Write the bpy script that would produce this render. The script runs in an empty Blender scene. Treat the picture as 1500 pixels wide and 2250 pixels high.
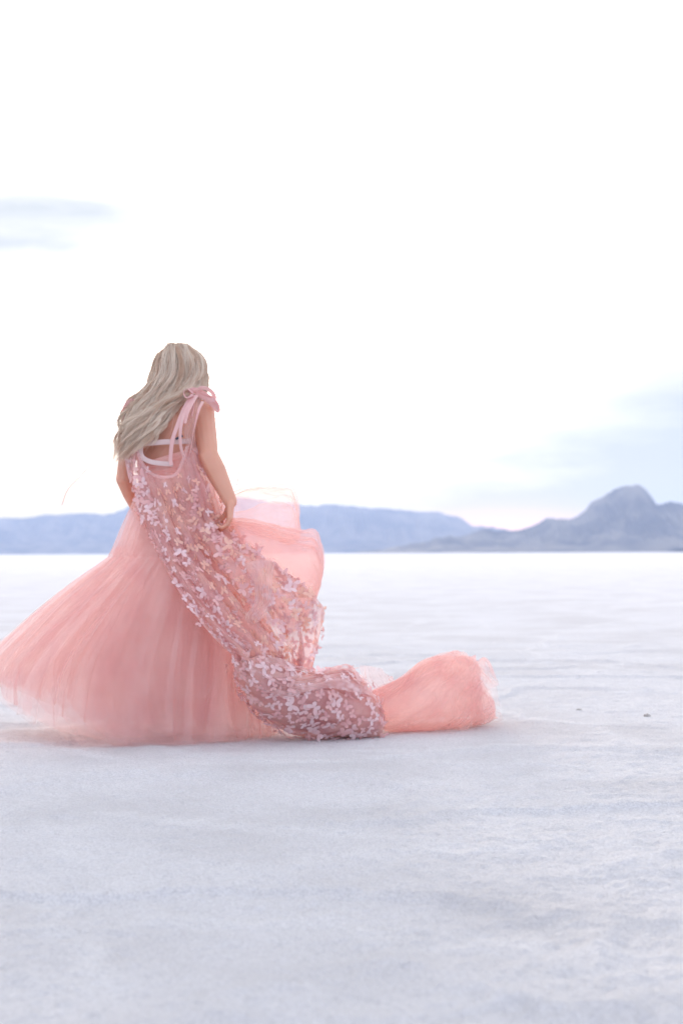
import bpy, bmesh, math, random
import numpy as np
from mathutils import Matrix, Vector

R = math.radians
sc = bpy.context.scene
COL = sc.collection
rng = np.random.RandomState(7)
random.seed(7)

# ------------------------------------------------------------------ camera
H_CAM = 0.77
F = 3125.0                      # focal length in pixels of the 1500x2250 photograph
PITCH = math.atan(90 / F)
ROLL = -0.004
D0 = 5.73                       # distance of the front of the skirt
cam_d = bpy.data.cameras.new('camera')
cam = bpy.data.objects.new('camera', cam_d)
COL.objects.link(cam)
sc.camera = cam
CM = (Matrix.Rotation(R(90) + PITCH, 4, 'X') @ Matrix.Rotation(ROLL, 4, 'Z'))
cam.matrix_world = Matrix.Translation((0, 0, H_CAM)) @ CM
cam_d.sensor_fit = 'VERTICAL'
cam_d.sensor_height = 36.0
cam_d.sensor_width = 24.0
cam_d.lens = 50.0
cam_d.clip_start = 0.05
cam_d.clip_end = 60000
cam_d.dof.use_dof = True
cam_d.dof.focus_distance = 4.95
cam_d.dof.aperture_fstop = 3.0
cam_d.dof.aperture_blades = 0

# ------------------------------------------------------------------ sky and sun
SUN_AZ = R(-7.5)                # left of the view direction (+Y)
SUN_EL = R(8.0)
world = bpy.data.worlds.new('World')
sc.world = world
world.use_nodes = True
wn = world.node_tree
wn.nodes.clear()
def N(nt, typ, **kw):
    n = nt.nodes.new(typ)
    for k, v in kw.items():
        setattr(n, k, v)
    return n
def L(nt, a, b):
    nt.links.new(a, b)
def mth(nt, op, a, b=None, c=None, clamp=False):
    n = nt.nodes.new('ShaderNodeMath'); n.operation = op; n.use_clamp = clamp
    for i, v in enumerate((a, b, c)):
        if v is None: continue
        if isinstance(v, (int, float)): n.inputs[i].default_value = v
        else: nt.links.new(v, n.inputs[i])
    return n.outputs[0]
def mixc(nt, f, a, b):
    n = nt.nodes.new('ShaderNodeMix'); n.data_type = 'RGBA'
    for i, v in ((0, f), (6, a), (7, b)):
        if isinstance(v, (int, float)): n.inputs[i].default_value = v
        elif isinstance(v, tuple): n.inputs[i].default_value = (*v, 1)
        else: nt.links.new(v, n.inputs[i])
    return n.outputs[2]
def maprange(nt, v, a, b, c=0.0, d=1.0, smooth=True):
    n = nt.nodes.new('ShaderNodeMapRange')
    n.interpolation_type = 'SMOOTHSTEP' if smooth else 'LINEAR'
    nt.links.new(v, n.inputs[0])
    for i, x in zip((1, 2, 3, 4), (a, b, c, d)): n.inputs[i].default_value = x
    return n.outputs[0]

sky = N(wn, 'ShaderNodeTexSky', sky_type='NISHITA')
sky.sun_disc = False
sky.sun_elevation = SUN_EL
sky.sun_rotation = SUN_AZ
sky.air_density = 1.0
sky.dust_density = 2.0
tc = N(wn, 'ShaderNodeTexCoord')
sep = N(wn, 'ShaderNodeSeparateXYZ'); L(wn, tc.outputs['Generated'], sep.inputs[0])
X, Y, Z = sep.outputs
def gauss(cx, cz, sx, sz):
    # soft patch of cloud centred in a direction of the forward sky
    a = mth(wn, 'DIVIDE', mth(wn, 'SUBTRACT', X, cx), sx)
    b = mth(wn, 'DIVIDE', mth(wn, 'SUBTRACT', Z, cz), sz)
    s = mth(wn, 'ADD', mth(wn, 'MULTIPLY', a, a), mth(wn, 'MULTIPLY', b, b))
    g = mth(wn, 'POWER', 2.718, mth(wn, 'MULTIPLY', s, -1.0))
    return mth(wn, 'MULTIPLY', g, mth(wn, 'GREATER_THAN', Y, 0.0))
mapn = N(wn, 'ShaderNodeMapping'); L(wn, tc.outputs['Generated'], mapn.inputs[0])
mapn.inputs['Scale'].default_value = (5.0, 5.0, 24.0)
mapn.inputs['Location'].default_value = (2.3, 0.4, 1.7)
nz = N(wn, 'ShaderNodeTexNoise'); L(wn, mapn.outputs[0], nz.inputs[0])
nz.inputs['Scale'].default_value = 1.6; nz.inputs['Detail'].default_value = 6; nz.inputs['Roughness'].default_value = 0.55
cl = nz.outputs[0]
sund = (math.sin(SUN_AZ) * math.cos(SUN_EL), math.cos(SUN_AZ) * math.cos(SUN_EL), math.sin(SUN_EL))
dp = N(wn, 'ShaderNodeVectorMath', operation='DOT_PRODUCT')
L(wn, tc.outputs['Generated'], dp.inputs[0]); dp.inputs[1].default_value = sund
dot = dp.outputs['Value']
front = maprange(wn, dot, -0.6, 0.95)
glow = maprange(wn, dot, 0.935, 0.999)
K = 10.0
BACK = (0.80 * K, 0.84 * K, 0.98 * K)
VEIL = (0.98 * K, 0.96 * K, 0.96 * K)
col = mixc(wn, front, BACK, VEIL)
col = mixc(wn, mth(wn, 'MULTIPLY', glow, 0.8), col, (3.4 * K, 3.1 * K, 2.7 * K))
col = mixc(wn, 0.97, sky.outputs[0], col)
# thin veils round the cloud patches, then the blue grey patches themselves
thin = mth(wn, 'ADD', mth(wn, 'MULTIPLY', gauss(-0.22, 0.225, 0.26, 0.038), 0.95), mth(wn, 'MULTIPLY', gauss(0.29, 0.06, 0.26, 0.075), 0.9), clamp=True)
col = mixc(wn, thin, col, (0.71 * K, 0.72 * K, 0.735 * K))
pl = mth(wn, 'ADD', gauss(-0.20, 0.231, 0.16, 0.018), mth(wn, 'MULTIPLY', gauss(-0.24, 0.207, 0.12, 0.012), 0.9))
pr = mth(wn, 'ADD', gauss(0.30, 0.078, 0.17, 0.055), gauss(0.24, 0.024, 0.32, 0.042))
pp = mth(wn, 'ADD', mth(wn, 'MULTIPLY', pl, 1.0), mth(wn, 'MULTIPLY', pr, 1.5))
ps = mth(wn, 'ADD', gauss(0.07, 0.203, 0.012, 0.004), gauss(-0.02, 0.080, 0.05, 0.004))
ps = mth(wn, 'ADD', ps, gauss(0.05, 0.066, 0.05, 0.0035))
pp = mth(wn, 'ADD', pp, mth(wn, 'MULTIPLY', ps, 0.5))
msk = mth(wn, 'MULTIPLY', pp, maprange(wn, cl, 0.30, 0.70, 0.45, 1.15, False), clamp=True)
col = mixc(wn, mth(wn, 'MULTIPLY', msk, 0.95), col, (0.50 * K, 0.535 * K, 0.56 * K))
# warm low band on the horizon, strongest towards the sun
warm = mth(wn, 'MULTIPLY', gauss(-0.26, 0.030, 0.34, 0.035), 0.97)
col = mixc(wn, warm, col, (0.95 * K, 0.72 * K, 0.10 * K))
pk = gauss(0.115, 0.014, 0.07, 0.015)
col = mixc(wn, mth(wn, 'MULTIPLY', pk, 0.95), col, (1.7 * K, 0.92 * K, 0.66 * K))
bg = N(wn, 'ShaderNodeBackground'); L(wn, col, bg.inputs[0]); bg.inputs[1].default_value = 0.1
wo = N(wn, 'ShaderNodeOutputWorld'); L(wn, bg.outputs[0], wo.inputs[0])

sun_d = bpy.data.lights.new('sun', 'SUN')
sun_d.energy = 2.6
sun_d.angle = R(14)
sun_d.color = (1.0, 0.86, 0.72)
sun = bpy.data.objects.new('sun', sun_d)
COL.objects.link(sun)
sun.rotation_euler = (-Vector(sund)).to_track_quat('-Z', 'Y').to_euler()
sun.location = (-3, 20, 8)

sc.view_settings.view_transform = 'Standard'
sc.view_settings.look = 'None'
sc.view_settings.exposure = 0.58
sc.view_settings.gamma = 1.0
sc.render.engine = 'CYCLES'
cy = sc.cycles
cy.use_denoising = True
cy.transparent_max_bounces = 48
cy.max_bounces = 12
cy.diffuse_bounces = 8
cy.transmission_bounces = 6
cy.volume_bounces = 1
cy.sample_clamp_indirect = 6.0
cy.caustics_reflective = False
cy.caustics_refractive = False

# ------------------------------------------------------------------ helpers
def P(px, py, dy=0.0):
    """photograph pixel + depth behind the skirt front (metres) -> world point"""
    d = CM.to_3x3() @ Vector(((px - 750) / F, -(py - 1125) / F, -1.0))
    t = (D0 + dy) / d.y
    return np.array((d.x * t, d.y * t, H_CAM + d.z * t))
def gdy(py):
    """depth at which the flat ground shows at photograph row py"""
    return H_CAM * F / (py - 1215.0) - D0

def _hash(ix, iy, iz, seed):
    h = (ix.astype(np.int64) * 374761393 + iy.astype(np.int64) * 668265263 + iz.astype(np.int64) * 2147483647 + seed * 974634777) & 0xffffffff
    h = ((h ^ (h >> 13)) * 1274126177) & 0xffffffff
    h = ((h ^ (h >> 15)) * 2246822519) & 0xffffffff
    return ((h ^ (h >> 16)) & 0xffffff) / float(0xffffff) * 2 - 1
def vnoise(x, y, z=0.0, seed=0):
    x = np.asarray(x, float); y = np.asarray(y, float); z = np.asarray(z, float)
    x, y, z = np.broadcast_arrays(x, y, z)
    ix, iy, iz = np.floor(x), np.floor(y), np.floor(z)
    fx, fy, fz = x - ix, y - iy, z - iz
    fx, fy, fz = [f * f * f * (f * (f * 6 - 15) + 10) for f in (fx, fy, fz)]
    r = 0
    for dz in (0, 1):
        wz = fz if dz else 1 - fz
        for dy_ in (0, 1):
            wy = fy if dy_ else 1 - fy
            for dx in (0, 1):
                wx = fx if dx else 1 - fx
                r = r + wx * wy * wz * _hash(ix + dx, iy + dy_, iz + dz, seed)
    return r
def fbm(x, y, z=0.0, seed=0, octaves=4, gain=0.5):
    r, a = 0, 1.0
    for o in range(octaves):
        r = r + a * vnoise(np.asarray(x) * 2 ** o + 13.1 * o, np.asarray(y) * 2 ** o - 7.7 * o, np.asarray(z) * 2 ** o, seed + o)
        a *= gain
    return r
def cr(ctrl, t):
    """Catmull-Rom through ctrl (n, ...) at t in [0,1]"""
    ctrl = np.asarray(ctrl, float); n = len(ctrl)
    t = np.clip(np.asarray(t, float), 0, 1) * (n - 1)
    i = np.minimum(t.astype(int), n - 2); f = t - i
    f = f.reshape(f.shape + (1,) * (ctrl.ndim - 1))
    p = np.concatenate([[2 * ctrl[0] - ctrl[1]], ctrl, [2 * ctrl[-1] - ctrl[-2]]])
    a, b, c, d = p[i], p[i + 1], p[i + 2], p[i + 3]
    return 0.5 * ((2 * b) + (c - a) * f + (2 * a - 5 * b + 4 * c - d) * f ** 2 + (3 * b - a - 3 * c + d) * f ** 3)

def mesh_obj(name, verts, faces, mat, parent=None, smooth=True, mats=None, midx=None, attrs=None):
    me = bpy.data.meshes.new(name)
    verts = np.asarray(verts, np.float32)
    if isinstance(faces, np.ndarray):
        me.vertices.add(len(verts)); me.vertices.foreach_set('co', verts.ravel())
        k = faces.shape[1]
        me.loops.add(faces.size); me.loops.foreach_set('vertex_index', faces.astype(np.int32).ravel())
        me.polygons.add(len(faces))
        me.polygons.foreach_set('loop_start', np.arange(0, faces.size, k, dtype=np.int32))
        me.polygons.foreach_set('loop_total', np.full(len(faces), k, np.int32))
        me.update(calc_edges=True)
    else:
        me.from_pydata([tuple(map(float, v)) for v in verts], [], faces)
    me.validate()
    for m in (mats or [mat]): me.materials.append(m)
    if midx is not None and len(midx) == len(me.polygons):
        me.polygons.foreach_set('material_index', np.asarray(midx, np.int32))
    me.polygons.foreach_set('use_smooth', np.full(len(me.polygons), smooth))
    if attrs:
        for an, av in attrs.items():
            at = me.attributes.new(an, 'FLOAT', 'POINT')
            at.data.foreach_set('value', np.asarray(av, np.float32))
    me.update()
    o = bpy.data.objects.new(name, me)
    COL.objects.link(o)
    if parent is not None: o.parent = parent
    return o
def grid_faces(nr, nc, wrap=False, base=0):
    r = np.arange(nr - 1)[:, None]; c = np.arange(nc if wrap else nc - 1)[None, :]
    c2 = (c + 1) % nc
    f = np.stack([r * nc + c, r * nc + c2, (r + 1) * nc + c2, (r + 1) * nc + c], -1)
    return f.reshape(-1, 4) + base
def gnormals(G, wrap=False):
    if wrap:
        du = np.roll(G, -1, 1) - np.roll(G, 1, 1)
    else:
        du = np.gradient(G, axis=1)
    dv = np.gradient(G, axis=0)
    n = np.cross(du, dv)
    return n / (np.linalg.norm(n, axis=2, keepdims=True) + 1e-9)
def ground_h(x, y):
    """height of the salt crust"""
    d = np.hypot(x, y)
    fade = 1 / (1 + (d / 14.0) ** 2)
    h = 0.013 * vnoise(x * 0.9 + 3, y * 0.9, seed=1)
    w = fbm(x * 0.7, y * 0.7, seed=5, octaves=2)
    rid = 1 - np.abs(vnoise(x * 0.75 + 0.5 * w, y * 1.1 + 0.8 * w, seed=11))
    h = h + 0.019 * np.clip(rid - 0.86, 0, 1) / 0.14
    h = h + 0.006 * fbm(x * 3.1, y * 3.1, seed=21, octaves=3)
    rid2 = 1 - np.abs(vnoise(x * 2.6 + w, y * 3.4 - w, seed=31))
    h = h + 0.006 * np.clip(rid2 - 0.85, 0, 1) / 0.15
    h = h + fade * 0.0045 * fbm(x * 17, y * 17, seed=41, octaves=3, gain=0.7)
    # trodden flat where the gown drags
    k = np.exp(-(((x + 0.3) / 1.4) ** 2 + ((y - 6.1) / 0.7) ** 2))
    return (h * (0.5 + 0.5 / (1 + (d / 9.0) ** 2)) - 0.010) * (1 - 0.8 * k)
def settle(G, lift=0.004):
    g = ground_h(G[..., 0], G[..., 1]) + lift
    G[..., 2] = np.where(G[..., 2] < g, g, G[..., 2])
    return G
def tag(o, label=None, cat=None, group=None, kind=None):
    for k, v in (('label', label), ('category', cat), ('group', group), ('kind', kind)):
        if v: o[k] = v
    return o

# ------------------------------------------------------------------ materials
def new_mat(name):
    m = bpy.data.materials.new(name); m.use_nodes = True; m.node_tree.nodes.clear()
    return m, m.node_tree
def tulle(name, color, alpha, edge=0.35, trans=0.55, streak=0.0, tint2=None):
    """sheer net: diffuse + translucent threads, open between them"""
    m, nt = new_mat(name)
    lw = N(nt, 'ShaderNodeLayerWeight'); lw.inputs[0].default_value = 0.5
    f = mth(nt, 'POWER', lw.outputs['Facing'], 2.0)
    a = mth(nt, 'ADD', mth(nt, 'MULTIPLY', f, edge), alpha, clamp=True)
    tc = N(nt, 'ShaderNodeTexCoord')
    nz = N(nt, 'ShaderNodeTexNoise'); L(nt, tc.outputs['Object'], nz.inputs[0]); nz.inputs['Scale'].default_value = 9; nz.inputs['Detail'].default_value = 3
    t2 = tint2 or tuple(min(1, c * 1.12) for c in color)
    cc = mixc(nt, maprange(nt, nz.outputs[0], 0.35, 0.65), color, t2)
    nw = N(nt, 'ShaderNodeTexNoise'); L(nt, tc.outputs['Object'], nw.inputs[0]); nw.inputs['Scale'].default_value = 900
    a = mth(nt, 'MULTIPLY', a, maprange(nt, nw.outputs[0], 0.3, 0.7, 0.8, 1.2), clamp=True)
    df = N(nt, 'ShaderNodeBsdfDiffuse'); L(nt, cc, df.inputs[0])
    tr = N(nt, 'ShaderNodeBsdfTranslucent'); L(nt, cc, tr.inputs[0])
    mx = N(nt, 'ShaderNodeMixShader'); mx.inputs[0].default_value = trans; L(nt, df.outputs[0], mx.inputs[1]); L(nt, tr.outputs[0], mx.inputs[2])
    tp = N(nt, 'ShaderNodeBsdfTransparent')
    m2 = N(nt, 'ShaderNodeMixShader'); L(nt, a, m2.inputs[0]); L(nt, tp.outputs[0], m2.inputs[1]); L(nt, mx.outputs[0], m2.inputs[2])
    out = N(nt, 'ShaderNodeOutputMaterial'); L(nt, m2.outputs[0], out.inputs[0])
    return m
def fabric(name, color, color2=None, scale=14, rough=0.6, sheen=0.3, trans=0.25, bump=0.25):
    m, nt = new_mat(name)
    tc = N(nt, 'ShaderNodeTexCoord')
    nz = N(nt, 'ShaderNodeTexNoise'); L(nt, tc.outputs['Object'], nz.inputs[0]); nz.inputs['Scale'].default_value = scale; nz.inputs['Detail'].default_value = 4
    cc = mixc(nt, maprange(nt, nz.outputs[0], 0.35, 0.65), color, color2 or tuple(c * 0.85 for c in color))
    nb = N(nt, 'ShaderNodeTexNoise'); L(nt, tc.outputs['Object'], nb.inputs[0]); nb.inputs['Scale'].default_value = 160
    bp = N(nt, 'ShaderNodeBump'); bp.inputs['Strength'].default_value = bump; bp.inputs['Distance'].default_value = 0.002; L(nt, nb.outputs[0], bp.inputs['Height'])
    pb = N(nt, 'ShaderNodeBsdfPrincipled'); L(nt, cc, pb.inputs['Base Color']); pb.inputs['Roughness'].default_value = rough
    pb.inputs['Sheen Weight'].default_value = sheen; L(nt, bp.outputs[0], pb.inputs['Normal'])
    tr = N(nt, 'ShaderNodeBsdfTranslucent'); L(nt, cc, tr.inputs[0])
    mx = N(nt, 'ShaderNodeMixShader'); mx.inputs[0].default_value = trans; L(nt, pb.outputs[0], mx.inputs[1]); L(nt, tr.outputs[0], mx.inputs[2])
    out = N(nt, 'ShaderNodeOutputMaterial'); L(nt, mx.outputs[0], out.inputs[0])
    return m

M = {}
PINK = (0.80, 0.40, 0.40)
M['tulle'] = tulle('rose_tulle', (0.90, 0.60, 0.585), 0.22, 0.30, 0.55, tint2=(0.92, 0.66, 0.61))
M['tulle_light'] = tulle('thin_rose_tulle', (0.94, 0.73, 0.69), 0.14, 0.24, 0.6)
M['tulle_veil'] = tulle('sheerest_rose_tulle', (0.96, 0.64, 0.57), 0.10, 0.45, 0.6)
M['tulle_dense'] = tulle('gathered_rose_tulle', (0.88, 0.58, 0.56), 0.30, 0.35, 0.55, tint2=(0.91, 0.66, 0.61))
M['lining'] = fabric('rose_lining', (0.80, 0.44, 0.43), (0.83, 0.50, 0.47), 6, 0.6, 0.3, 0.06)
M['net'] = tulle('mauve_net', (0.82, 0.56, 0.56), 0.60, 0.3, 0.45, tint2=(0.90, 0.64, 0.58))
M['net_thin'] = tulle('pale_net', (0.86, 0.66, 0.64), 0.35, 0.4, 0.5)
M['net_hem'] = tulle('net_hem', (0.90, 0.70, 0.69), 0.35, 0.3, 0.5)
M['tulle_pale'] = tulle('pale_fold_tulle', (0.96, 0.80, 0.78), 0.17, 0.3, 0.5)
M['moth_white'] = fabric('white_applique', (0.88, 0.72, 0.74), (0.86, 0.63, 0.64), 30, 0.5, 0.2, 0.3)
M['moth_peach'] = fabric('peach_applique', (0.88, 0.55, 0.45), (0.90, 0.64, 0.54), 30, 0.5, 0.2, 0.4)
M['moth_rose'] = fabric('rose_applique', (0.78, 0.48, 0.49), (0.84, 0.56, 0.54), 30, 0.5, 0.2, 0.3)
M['ribbon'] = fabric('pink_satin_ribbon', (0.86, 0.58, 0.57), (0.88, 0.63, 0.61), 10, 0.4, 0.3, 0.35)
M['bodice'] = fabric('coral_chiffon', (0.86, 0.42, 0.37), (0.88, 0.52, 0.46), 20, 0.6, 0.3, 0.3)
M['bra'] = fabric('ivory_band', (0.70, 0.54, 0.52), (0.66, 0.49, 0.47), 20, 0.5, 0.1, 0.05)
M['dark'] = fabric('dark_clasp', (0.05, 0.05, 0.07), None, 20, 0.5, 0.0, 0.0)

def skin_mat():
    m, nt = new_mat('tanned_skin')
    tc = N(nt, 'ShaderNodeTexCoord')
    nz = N(nt, 'ShaderNodeTexNoise'); L(nt, tc.outputs['Object'], nz.inputs[0]); nz.inputs['Scale'].default_value = 7; nz.inputs['Detail'].default_value = 4
    cc = mixc(nt, nz.outputs[0], (0.60, 0.28, 0.19), (0.68, 0.36, 0.26))
    nb = N(nt, 'ShaderNodeTexNoise'); L(nt, tc.outputs['Object'], nb.inputs[0]); nb.inputs['Scale'].default_value = 300
    bp = N(nt, 'ShaderNodeBump'); bp.inputs['Strength'].default_value = 0.15; bp.inputs['Distance'].default_value = 0.001; L(nt, nb.outputs[0], bp.inputs['Height'])
    pb = N(nt, 'ShaderNodeBsdfPrincipled'); L(nt, cc, pb.inputs['Base Color'])
    pb.inputs['Roughness'].default_value = 0.5
    pb.inputs['Subsurface Weight'].default_value = 0.25
    pb.inputs['Subsurface Radius'].default_value = (1.0, 0.35, 0.2)
    pb.inputs['Subsurface Scale'].default_value = 0.02
    L(nt, bp.outputs[0], pb.inputs['Normal'])
    out = N(nt, 'ShaderNodeOutputMaterial'); L(nt, pb.outputs[0], out.inputs[0])
    return m
M['skin'] = skin_mat()
def hair_mat():
    m, nt = new_mat('ash_blonde_hair')
    at = N(nt, 'ShaderNodeAttribute', attribute_name='shade')
    cc = mixc(nt, at.outputs['Fac'], (0.76, 0.54, 0.39), (1.0, 0.90, 0.77))
    pb = N(nt, 'ShaderNodeBsdfPrincipled'); L(nt, cc, pb.inputs['Base Color']); pb.inputs['Roughness'].default_value = 0.42
    tr = N(nt, 'ShaderNodeBsdfTranslucent'); L(nt, cc, tr.inputs[0])
    mx = N(nt, 'ShaderNodeMixShader'); mx.inputs[0].default_value = 0.25; L(nt, pb.outputs[0], mx.inputs[1]); L(nt, tr.outputs[0], mx.inputs[2])
    out = N(nt, 'ShaderNodeOutputMaterial'); L(nt, mx.outputs[0], out.inputs[0])
    return m
M['hair'] = hair_mat()
def salt_mat():
    m, nt = new_mat('salt_crust')
    tc = N(nt, 'ShaderNodeTexCoord')
    def noise(scale, detail=5, rough=0.55, sx=1, sy=1):
        mp = N(nt, 'ShaderNodeMapping'); L(nt, tc.outputs['Object'], mp.inputs[0]); mp.inputs['Scale'].default_value = (sx, sy, 1)
        n = N(nt, 'ShaderNodeTexNoise'); L(nt, mp.outputs[0], n.inputs[0])
        n.inputs['Scale'].default_value = scale; n.inputs['Detail'].default_value = detail; n.inputs['Roughness'].default_value = rough
        return n.outputs[0]
    c = mixc(nt, maprange(nt, noise(0.9, 6), 0.38, 0.66), (0.88, 0.88, 0.905), (0.77, 0.76, 0.775))
    c = mixc(nt, mth(nt, 'MULTIPLY', maprange(nt, noise(0.12, 5, sy=0.6), 0.45, 0.7), 0.5), c, (0.78, 0.78, 0.80))
    c = mixc(nt, mth(nt, 'MULTIPLY', maprange(nt, noise(5, 6, 0.7), 0.55, 0.75), 0.35), c, (0.64, 0.62, 0.61))
    c = mixc(nt, mth(nt, 'MULTIPLY', maprange(nt, noise(2.5, 4), 0.56, 0.7), 0.6), c, (0.87, 0.87, 0.90))
    # raised rims of the salt polygons
    wv = N(nt, 'ShaderNodeTexNoise'); L(nt, tc.outputs['Object'], wv.inputs[0]); wv.inputs['Scale'].default_value = 1.3; wv.inputs['Detail'].default_value = 5
    av = N(nt, 'ShaderNodeVectorMath', operation='MULTIPLY_ADD'); L(nt, wv.outputs['Color'], av.inputs[0]); av.inputs[1].default_value = (.9, .9, 0); L(nt, tc.outputs['Object'], av.inputs[2])
    ve = N(nt, 'ShaderNodeTexVoronoi', feature='DISTANCE_TO_EDGE'); L(nt, av.outputs[0], ve.inputs[0]); ve.inputs['Scale'].default_value = 0.85
    rim = maprange(nt, ve.outputs[0], 0.0, 0.075, 1.0, 0.0)
    rim = mth(nt, 'MULTIPLY', rim, maprange(nt, noise(3.0, 4), 0.35, 0.6, 0.2, 1.0))
    c = mixc(nt, mth(nt, 'MULTIPLY', rim, 0.75), c, (0.93, 0.93, 0.95))
    sp = maprange(nt, noise(140, 4, 0.8), 0.44, 0.60)
    c = mixc(nt, mth(nt, 'MULTIPLY', sp, 0.45), c, (0.56, 0.56, 0.59))
    sp2 = maprange(nt, noise(38, 5, 0.7, sy=1.6), 0.48, 0.66)
    c = mixc(nt, mth(nt, 'MULTIPLY', sp2, 0.28), c, (0.68, 0.67, 0.68))
    vo = N(nt, 'ShaderNodeTexVoronoi'); L(nt, tc.outputs['Object'], vo.inputs[0]); vo.inputs['Scale'].default_value = 230
    g1 = noise(60, 6, 0.7); g2 = noise(260, 3, 0.6); g0 = noise(15, 5, 0.6)
    hgt = mth(nt, 'ADD', mth(nt, 'ADD', mth(nt, 'MULTIPLY', g0, 3.0), mth(nt, 'MULTIPLY', g1, 1.6)), mth(nt, 'ADD', mth(nt, 'MULTIPLY', g2, 0.5), mth(nt, 'MULTIPLY', vo.outputs[0], -0.35)))
    hgt = mth(nt, 'ADD', hgt, mth(nt, 'MULTIPLY', rim, 2.0))
    bp = N(nt, 'ShaderNodeBump'); bp.inputs['Strength'].default_value = 1.0; bp.inputs['Distance'].default_value = 0.009; L(nt, hgt, bp.inputs['Height'])
    pb = N(nt, 'ShaderNodeBsdfDiffuse'); L(nt, c, pb.inputs['Color']); pb.inputs['Roughness'].default_value = 0.0
    L(nt, bp.outputs[0], pb.inputs['Normal'])
    out = N(nt, 'ShaderNodeOutputMaterial'); L(nt, pb.outputs[0], out.inputs[0])
    return m
M['salt'] = salt_mat()
def rock_mat():
    m, nt = new_mat('mountain_rock')
    tc = N(nt, 'ShaderNodeTexCoord')
    n1 = N(nt, 'ShaderNodeTexNoise'); L(nt, tc.outputs['Object'], n1.inputs[0]); n1.inputs['Scale'].default_value = 0.012; n1.inputs['Detail'].default_value = 7
    c = mixc(nt, maprange(nt, n1.outputs[0], 0.35, 0.65), (0.08, 0.08, 0.09), (0.22, 0.20, 0.18))
    pb = N(nt, 'ShaderNodeBsdfPrincipled'); L(nt, c, pb.inputs['Base Color']); pb.inputs['Roughness'].default_value = 0.95; pb.inputs['Specular IOR Level'].default_value = 0.1
    out = N(nt, 'ShaderNodeOutputMaterial'); L(nt, pb.outputs[0], out.inputs[0])
    return m
M['rock'] = rock_mat()
M['clod'] = fabric('dirty_salt_clod', (0.35, 0.32, 0.30), (0.5, 0.48, 0.46), 60, 0.9, 0, 0)

# ------------------------------------------------------------------ salt flat
def build_ground():
    # polar sheet round the camera, finest in front of it
    rr = np.concatenate([[0.0], np.geomspace(0.4, 1.8, 30), np.geomspace(1.82, 12, 760), np.geomspace(12.2, 6400, 230)])
    a_front = np.linspace(-0.34, 0.34, 760)
    a_rest = np.linspace(0.34, 2 * math.pi - 0.34, 260)[1:-1]
    aa = np.concatenate([a_front, a_rest])
    RR, AA = np.meshgrid(rr, aa, indexing='ij')
    x = RR * np.sin(AA); y = RR * np.cos(AA)
    fade = 1 / (1 + (RR / 60.0) ** 2)
    z = ground_h(x, y) * fade
    V = np.stack([x, y, z], -1).reshape(-1, 3)
    o = mesh_obj('salt_flat', V, grid_faces(len(rr), len(aa), wrap=True)[:, ::-1], M['salt'])
    tag(o, kind='structure')
build_ground()

# ------------------------------------------------------------------ mountains
def build_range(name, prof, dist, depth, seed, left_ext, right_ext, rough=0.22):
    """prof: photograph (px, py) ridge line; a solid ridge of that outline standing at dist"""
    px = np.array([p[0] for p in prof], float); py = np.array([p[1] for p in prof], float)
    nx, ny = 900, 80
    s = dist / F
    xs = np.linspace((left_ext - 750) * s, (right_ext - 750) * s, nx)
    hz = np.interp(xs / s + 750, px, 1215 - 0.004 * (px - 750) - py) * s
    hz = hz + s * np.where(hz > 8 * s, 1, 0) * (3.2 * fbm(xs / s / 26, 0 * xs, seed=seed + 77, octaves=4, gain=.55))
    v = np.linspace(-1, 1, ny)
    X_, V_ = np.meshgrid(xs, v)
    Hh = np.broadcast_to(hz, X_.shape)
    w = fbm(X_ / (dist * 0.03), V_ * 2.0, seed=seed, octaves=3)
    ridge = V_ + 0.10 * w
    prof_v = np.clip(1 - np.abs(ridge), 0, 1) ** 1.15
    gul = 1 - np.abs(vnoise(X_ / (dist * 0.012) + 1.5 * w, V_ * 1.2, seed=seed + 9))
    gul2 = fbm(X_ / (dist * 0.006), V_ * 5, seed=seed + 19, octaves=4)
    k = prof_v * (1 - prof_v) * 4
    z = Hh * (prof_v * (1 - rough * k * (1.6 * gul + gul2 * 0.8)))
    mx = z.max(0); z = z * np.where(mx > 0.5, hz / np.maximum(mx, 0.5), 1)
    z = z - (1 - prof_v) ** 6 * 6
    Y_ = dist + V_ * depth
    G = np.stack([X_, Y_, np.maximum(z, -0.9)], -1)
    o = mesh_obj(name, G.reshape(-1, 3), grid_faces(ny, nx), M['rock'])
    return tag(o, kind='structure')
far_prof = [(-900, 1170), (-600, 1120), (-300, 1150), (-100, 1141), (0, 1136), (60, 1134), (120, 1131), (180, 1128), (225, 1128), (255, 1120), (275, 1114), (300, 1106), (360, 1095),
            (430, 1088), (500, 1092), (560, 1098), (620, 1104), (660, 1108), (700, 1110), (735, 1111), (790, 1114), (830, 1116), (870, 1121), (900, 1120), (935, 1122),
            (965, 1123), (985, 1126), (1005, 1132), (1025, 1142), (1042, 1153), (1070, 1158), (1100, 1163), (1125, 1167), (1160, 1172), (1250, 1185), (1400, 1205), (1600, 1214), (2300, 1216)]
near_prof = [(500, 1216), (760, 1215), (830, 1208), (870, 1198), (920, 1190), (980, 1180), (1030, 1172), (1060, 1159), (1085, 1161), (1120, 1167), (1150, 1162), (1175, 1153), (1198, 1137),
             (1215, 1138), (1240, 1140), (1262, 1134), (1290, 1112), (1320, 1090), (1345, 1072), (1365, 1066), (1390, 1066), (1405, 1074), (1418, 1088), (1432, 1108), (1450, 1106),
             (1475, 1102), (1500, 1106), (1540, 1118), (1600, 1110), (1700, 1130), (1850, 1120), (2000, 1150), (2300, 1180), (2600, 1215)]
build_range('hills', far_prof, 5200, 650, 3, -900, 2300)
build_range('mountain', near_prof, 3000, 420, 33, 500, 2600)

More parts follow.
